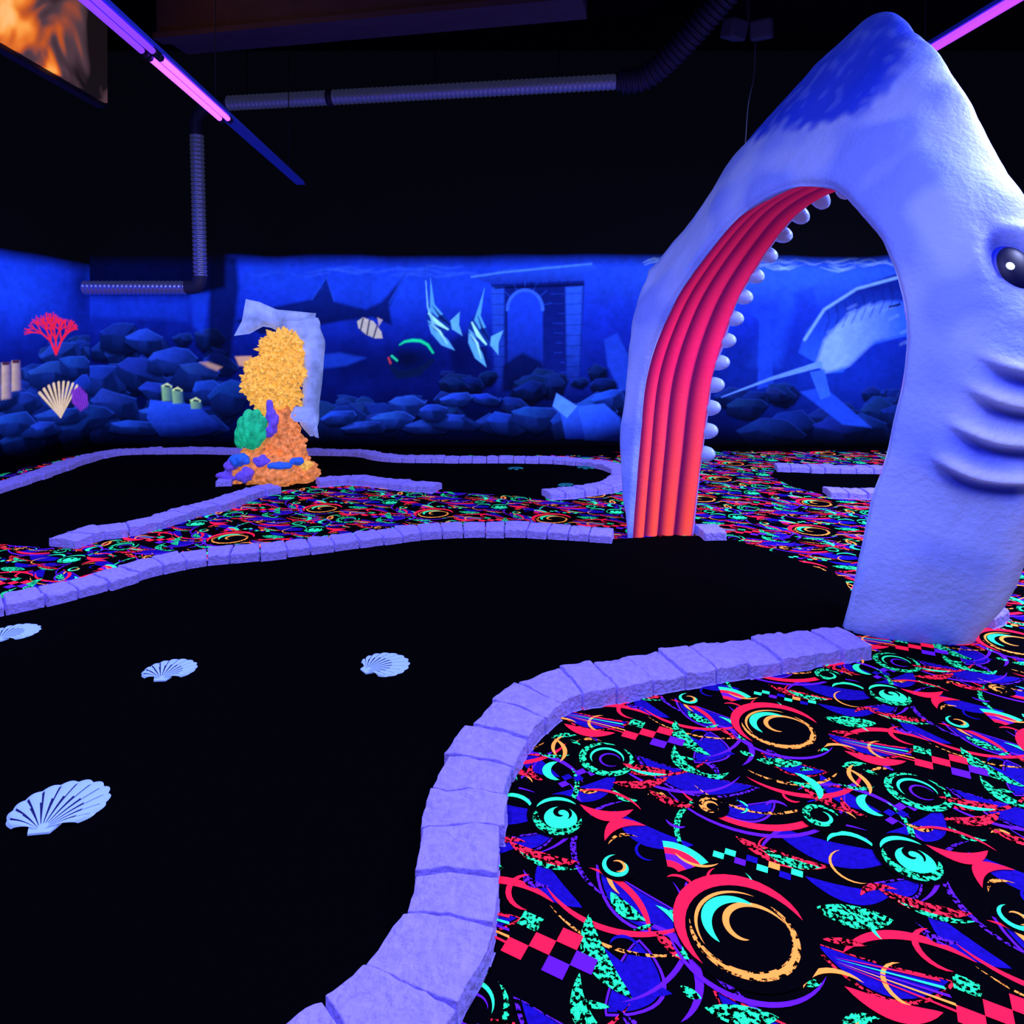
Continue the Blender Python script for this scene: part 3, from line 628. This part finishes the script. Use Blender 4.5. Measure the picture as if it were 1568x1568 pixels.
loft('marlin_body',[(.36,.10,.47,.02,.03,0),(.33,.1,.62,.10,.09,0),(.34,.12,.8,.09,.1,0),(.36,.12,1.05,.10,.12,0),(.36,.12,1.3,.12,.12,.0),(.30,.10,1.5,.20,.11,-.02),(.16,.08,1.64,.30,.09,-.03),(.12,.06,1.74,.34,.05,-.06),(.10,.06,1.80,.34,.02,-.07)],M_ml,cor)
def fin(name,pts,th,m,par):
    n=len(pts); c=np.mean(np.array(pts),axis=0); v=[tuple(p) for p in pts]
    for sgn in (-1,1):
        for k in (.72,.35):
            for p in pts: q=c+(np.array(p)-c)*k; v.append((q[0],q[1]+sgn*th*(1.0 if k<.5 else .75),q[2]))
        v.append((c[0],c[1]+sgn*th*1.15,c[2]))
    f=[]; B0=n; st=2*n+1
    for s_ in range(2):
        o=B0+s_*st
        for i in range(n):
            j=(i+1)%n; f+= [(i,j,o+j,o+i),(o+i,o+j,o+n+j,o+n+i),(o+n+i,o+n+j,o+2*n)]
    return mesh_obj(name,v,f,[m],par,True)
fin('marlin_tail_fin',[(-.32,.03,1.93),(-.18,.04,1.90),(.0,.05,1.82),(.42,.05,1.78),(.40,.05,1.68),(.1,.05,1.60),(-.14,.04,1.64),(-.28,.03,1.56),(-.44,.02,1.54),(-.36,.03,1.70)],.05,M_ml,cor)
fin('marlin_side_fin',[(.14,-.08,.66),(.22,-.02,.8),(.40,.04,.78),(.42,.05,.62),(.25,-.06,.64)],.03,M_ml,cor)
fin('marlin_lower_fin',[(.30,.08,.62),(.42,.08,.6),(.44,.08,.45),(.40,.08,.46)],.025,M_ml,cor)

# ------------------------------------------------------------ ducts, tubes, beam etc
def tube(name,pts,r,m,par=None,K=18,cor_=0,pitch=.05,step=.012,cap=True):
    P=np.array(pts,float)
    if len(P)>2: P=np.array([cat(P,i/12) for i in range((len(P)-1)*12+1)])
    d=np.concatenate([[0],np.cumsum(np.linalg.norm(np.diff(P,axis=0),axis=1))]); n=max(2,int(d[-1]/step)) if cor_ else max(2,len(P))
    v=[];f=[]; ref=None
    for i in range(n+1):
        s=d[-1]*i/n; p=np.array([np.interp(s,d,P[:,k]) for k in range(3)]); s2=min(s+.01,d[-1]); s1=max(s2-.02,0)
        t=np.array([np.interp(s2,d,P[:,k])-np.interp(s1,d,P[:,k]) for k in range(3)]); t/=np.linalg.norm(t)
        if ref is None: ref=np.cross(t,[0,0,1]) if abs(t[2])<.9 else np.cross(t,[0,1,0])
        a=ref-t*ref.dot(t); a/=np.linalg.norm(a); ref=a; b=np.cross(t,a); rr=r+cor_*math.sin(2*math.pi*s/pitch)
        for k in range(K):
            q=2*math.pi*k/K; v.append(tuple(p+rr*(a*math.cos(q)+b*math.sin(q))))
    for i in range(n):
        for k in range(K): f.append((i*K+k,i*K+(k+1)%K,(i+1)*K+(k+1)%K,(i+1)*K+k))
    f.append(tuple(range(K))[::-1]); f.append(tuple(n*K+k for k in range(K)))
    return mesh_obj(name,v,f,[m],par,True)
duct=empty('ventilation_duct')
tube('main_run',[(-3.86,9.3,4.72),(1.38,8.52,4.72)],.095,M_metal,duct,cor_=.007,pitch=.06)
tube('elbow',[(-3.86,9.3,4.72),(-4.2,9.38,4.70),(-4.34,9.4,4.55),(-4.35,9.42,4.3)],.09,M_flex,duct)
tube('drop',[(-4.35,9.42,4.32),(-4.30,9.42,2.36)],.088,M_metal,duct,cor_=.007,pitch=.06)
tube('lower_run',[(-5.92,9.45,2.22),(-4.5,9.45,2.22)],.09,M_metal,duct,cor_=.007,pitch=.06)
tube('lower_elbow',[(-4.5,9.45,2.22),(-4.35,9.44,2.25),(-4.30,9.43,2.4)],.1,M_flex,duct)
for x in (-2.45,1.3): 
    y=9.3-(x+3.86)*.149; tube('collar',[(x,y,4.72),(x+.08,y-.012,4.72)],.115,M_flex,duct)
tube('flex_run',[(1.36,8.53,4.72),(1.66,8.45,4.76),(1.98,8.25,4.98),(2.4,7.9,5.4),(2.55,7.75,5.58)],.15,M_flex,duct,cor_=.014,pitch=.07)
for x,y in ((-3.6,9.26),(-1.0,8.87),(.6,8.63)): tube('hanger',[(x,y,4.72),(x,y,5.6)],.008,M_dark,duct,K=6)

M_beam=mat('beam_paint',L(92,80,100),.8,vary=.3,bscale=3)
d=np.array([4.10,-.79])/np.linalg.norm([4.10,-.79]); nn=np.array([-d[1],d[0]])
p0=np.array([-3.76,7.22]); p1=p0+d*4.5
v=[]
for z in (4.72,5.58):
    for p in (p0,p1,p1+nn*.5,p0+nn*.5): v.append((p[0],p[1],z))
for z in (4.66,4.72):
    for p in (p0-nn*.06,p1-nn*.06,p1+nn*.1,p0+nn*.1): v.append((p[0],p[1],z))
f=[]
for b in (0,8): f+=[(b,b+3,b+2,b+1),(b+4,b+5,b+6,b+7),(b,b+1,b+5,b+4),(b+1,b+2,b+6,b+5),(b+2,b+3,b+7,b+6),(b+3,b,b+4,b+7)]
mesh_obj('ceiling_beam',v,f,[M_beam])

def fixture(p0,p1,z,segs,tubes=2):
    fx=empty('uv_or_fill_tube'); p0=np.array(p0);p1=np.array(p1); d=(p1-p0)/np.linalg.norm(p1-p0); nn=np.array([-d[1],d[0]])
    v=[]
    for zz,w in ((z+.05,.055),(z+.10,.035)):
        for p,s in ((p0,-1),(p1,-1),(p1,1),(p0,1)): q=p+nn*s*w; v.append((q[0],q[1],zz))
    mesh_obj('housing',v,[(0,3,2,1),(4,5,6,7),(0,1,5,4),(1,2,6,5),(2,3,7,6),(3,0,4,7)],[M_house],fx)
    Lt=np.linalg.norm(p1-p0)
    for (a,b,m) in segs:
        for s in ((-1,1) if tubes==2 else (0,)):
            q0=p0+d*(a*Lt+.03)+nn*s*.035; q1=p0+d*(b*Lt-.03)+nn*s*.035
            tube('tube',[(q0[0],q0[1],z+.025),(q1[0],q1[1],z+.025)],.021,m,fx,K=12)
            for q in (q0,q1): tube('socket',[(q[0]-d[0]*.03,q[1]-d[1]*.03,z+.025),(q[0]+d[0]*.03,q[1]+d[1]*.03,z+.025)],.026,M_dark,fx,K=10)
    for t in (.1,.5,.9):
        q=p0+d*Lt*t; tube('rod',[(q[0],q[1],z+.10),(q[0],q[1],ZC)],.006,M_dark,fx,K=6)
    return fx
fixture((-2.34,2.9),(-2.66,8.6),3.4,[(0,.30,M_tubeD),(.30,.545,M_tubeP)])
fixture((4.12,4.6),(3.91,6.7),4.2,[(0,1,M_tubeR)])
def lamp(p0,p1,z,watt,col=(.36,.42,1.0),fix=True,wd=.25):
    p0=np.array(p0,float);p1=np.array(p1,float); c=(p0+p1)/2; d=p1-p0
    if fix: fixture(p0,p1,z,[(0,1,M_tubeR)])  # unseen lamps: tube fixture added around a fill light
    ld=bpy.data.lights.new('uv_or_fill_lamp','AREA'); ld.shape='RECTANGLE'; ld.size=float(np.linalg.norm(d)); ld.size_y=wd; ld.energy=watt; ld.color=col
    o=link(bpy.data.objects.new('uv_or_fill_lamp',ld)); o.location=(c[0],c[1],z-.03); o.rotation_euler=(0,0,math.atan2(d[1],d[0])); return o
lamp((-2.38,3.2),(-2.5,5.9),3.37,120,fix=False,wd=.08)
lamp((4.1,4.8),(3.93,6.5),4.17,110,fix=False,wd=.08)
lamp((-1.0,-.6),(-1.0,1.8),4.6,270,col=(.36,.38,1))  # fill lamp added above and behind the camera, out of view
lamp((2.0,-.6),(2.0,1.6),4.6,180,col=(.38,.42,1))  # second overhead fill, added out of view
lamp((4.7,2.8),(4.7,5.2),4.15,680,col=(.46,.52,1))  # out-of-view lamp added to brighten the shark's right edge
lamp((-4.6,2.0),(-4.6,4.4),4.9,120)  # fill added on the left, out of view

fl=empty('ceiling_speaker')
M_spk=mat('speaker_grey',(.06,.07,.14,1),.5)
for i,dx in enumerate((-.14,.14)):
    v,f=box((-.11,-.09,-.1),(.11,.09,.1)); o=mesh_obj('cabinet_%d'%i,v,f,[M_spk],fl); o.location=(2.42+dx,7,4.68); o.rotation_euler=(.3,0,(.5,-.5)[i]); b=o.modifiers.new('b','BEVEL'); b.width=.03; b.segments=3
tube('bracket',[(2.42,7,4.75),(2.42,7,5.6)],.03,M_dark,fl,K=8)
tube('cable',[(2.5,7,4.6),(2.48,7,4.2),(2.42,7,3.9),(2.40,7.05,3.4)],.006,M_spk,fl,K=6)

mp_=bpy.data.materials.new('flame_picture_glow'); mp_.use_nodes=True; nosample(mp_); nt=mp_.node_tree; p=nt.nodes['Principled BSDF']
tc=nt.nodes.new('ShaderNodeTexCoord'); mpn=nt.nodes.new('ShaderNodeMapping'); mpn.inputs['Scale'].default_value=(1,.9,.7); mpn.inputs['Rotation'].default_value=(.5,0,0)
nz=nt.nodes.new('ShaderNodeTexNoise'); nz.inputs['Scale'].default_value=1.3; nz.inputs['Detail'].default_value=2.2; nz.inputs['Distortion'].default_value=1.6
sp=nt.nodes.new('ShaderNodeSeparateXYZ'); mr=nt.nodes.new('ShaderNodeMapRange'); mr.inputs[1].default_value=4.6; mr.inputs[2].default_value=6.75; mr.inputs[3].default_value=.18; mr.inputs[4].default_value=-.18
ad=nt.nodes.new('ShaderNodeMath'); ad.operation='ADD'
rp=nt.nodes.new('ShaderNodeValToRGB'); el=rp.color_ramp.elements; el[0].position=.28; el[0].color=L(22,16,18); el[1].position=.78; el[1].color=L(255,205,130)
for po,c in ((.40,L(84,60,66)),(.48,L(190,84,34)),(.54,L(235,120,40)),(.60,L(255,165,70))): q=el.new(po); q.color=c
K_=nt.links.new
K_(tc.outputs['Object'],mpn.inputs['Vector']); K_(mpn.outputs['Vector'],nz.inputs['Vector']); K_(tc.outputs['Object'],sp.inputs[0]); K_(sp.outputs['Y'],mr.inputs[0]); K_(nz.outputs['Fac'],ad.inputs[0]); K_(mr.outputs[0],ad.inputs[1]); K_(ad.outputs[0],rp.inputs['Fac']); K_(rp.outputs['Color'],p.inputs['Base Color']); K_(rp.outputs['Color'],p.inputs['Emission Color']); p.inputs['Emission Strength'].default_value=.95  # emission stands in for warm light falling on the picture
pic=empty('flame_picture_panel')
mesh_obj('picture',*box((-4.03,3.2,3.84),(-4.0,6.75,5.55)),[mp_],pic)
mesh_obj('backing',*box((-4.12,3.15,3.80),(-4.032,6.79,5.59)),[M_dark],pic)

w=bpy.data.worlds.new('World'); scene.world=w; w.use_nodes=True
w.node_tree.nodes['Background'].inputs[0].default_value=(.05,.06,.3,1); w.node_tree.nodes['Background'].inputs[1].default_value=.05
cd=bpy.data.cameras.new('Camera'); cam=link(bpy.data.objects.new('Camera',cd)); cam.location=(0,0,1.5); cam.rotation_euler=(math.pi/2,0,0)
cd.sensor_width=24; cd.lens=16; cd.shift_y=-264/1568; cd.clip_start=.05
scene.camera=cam
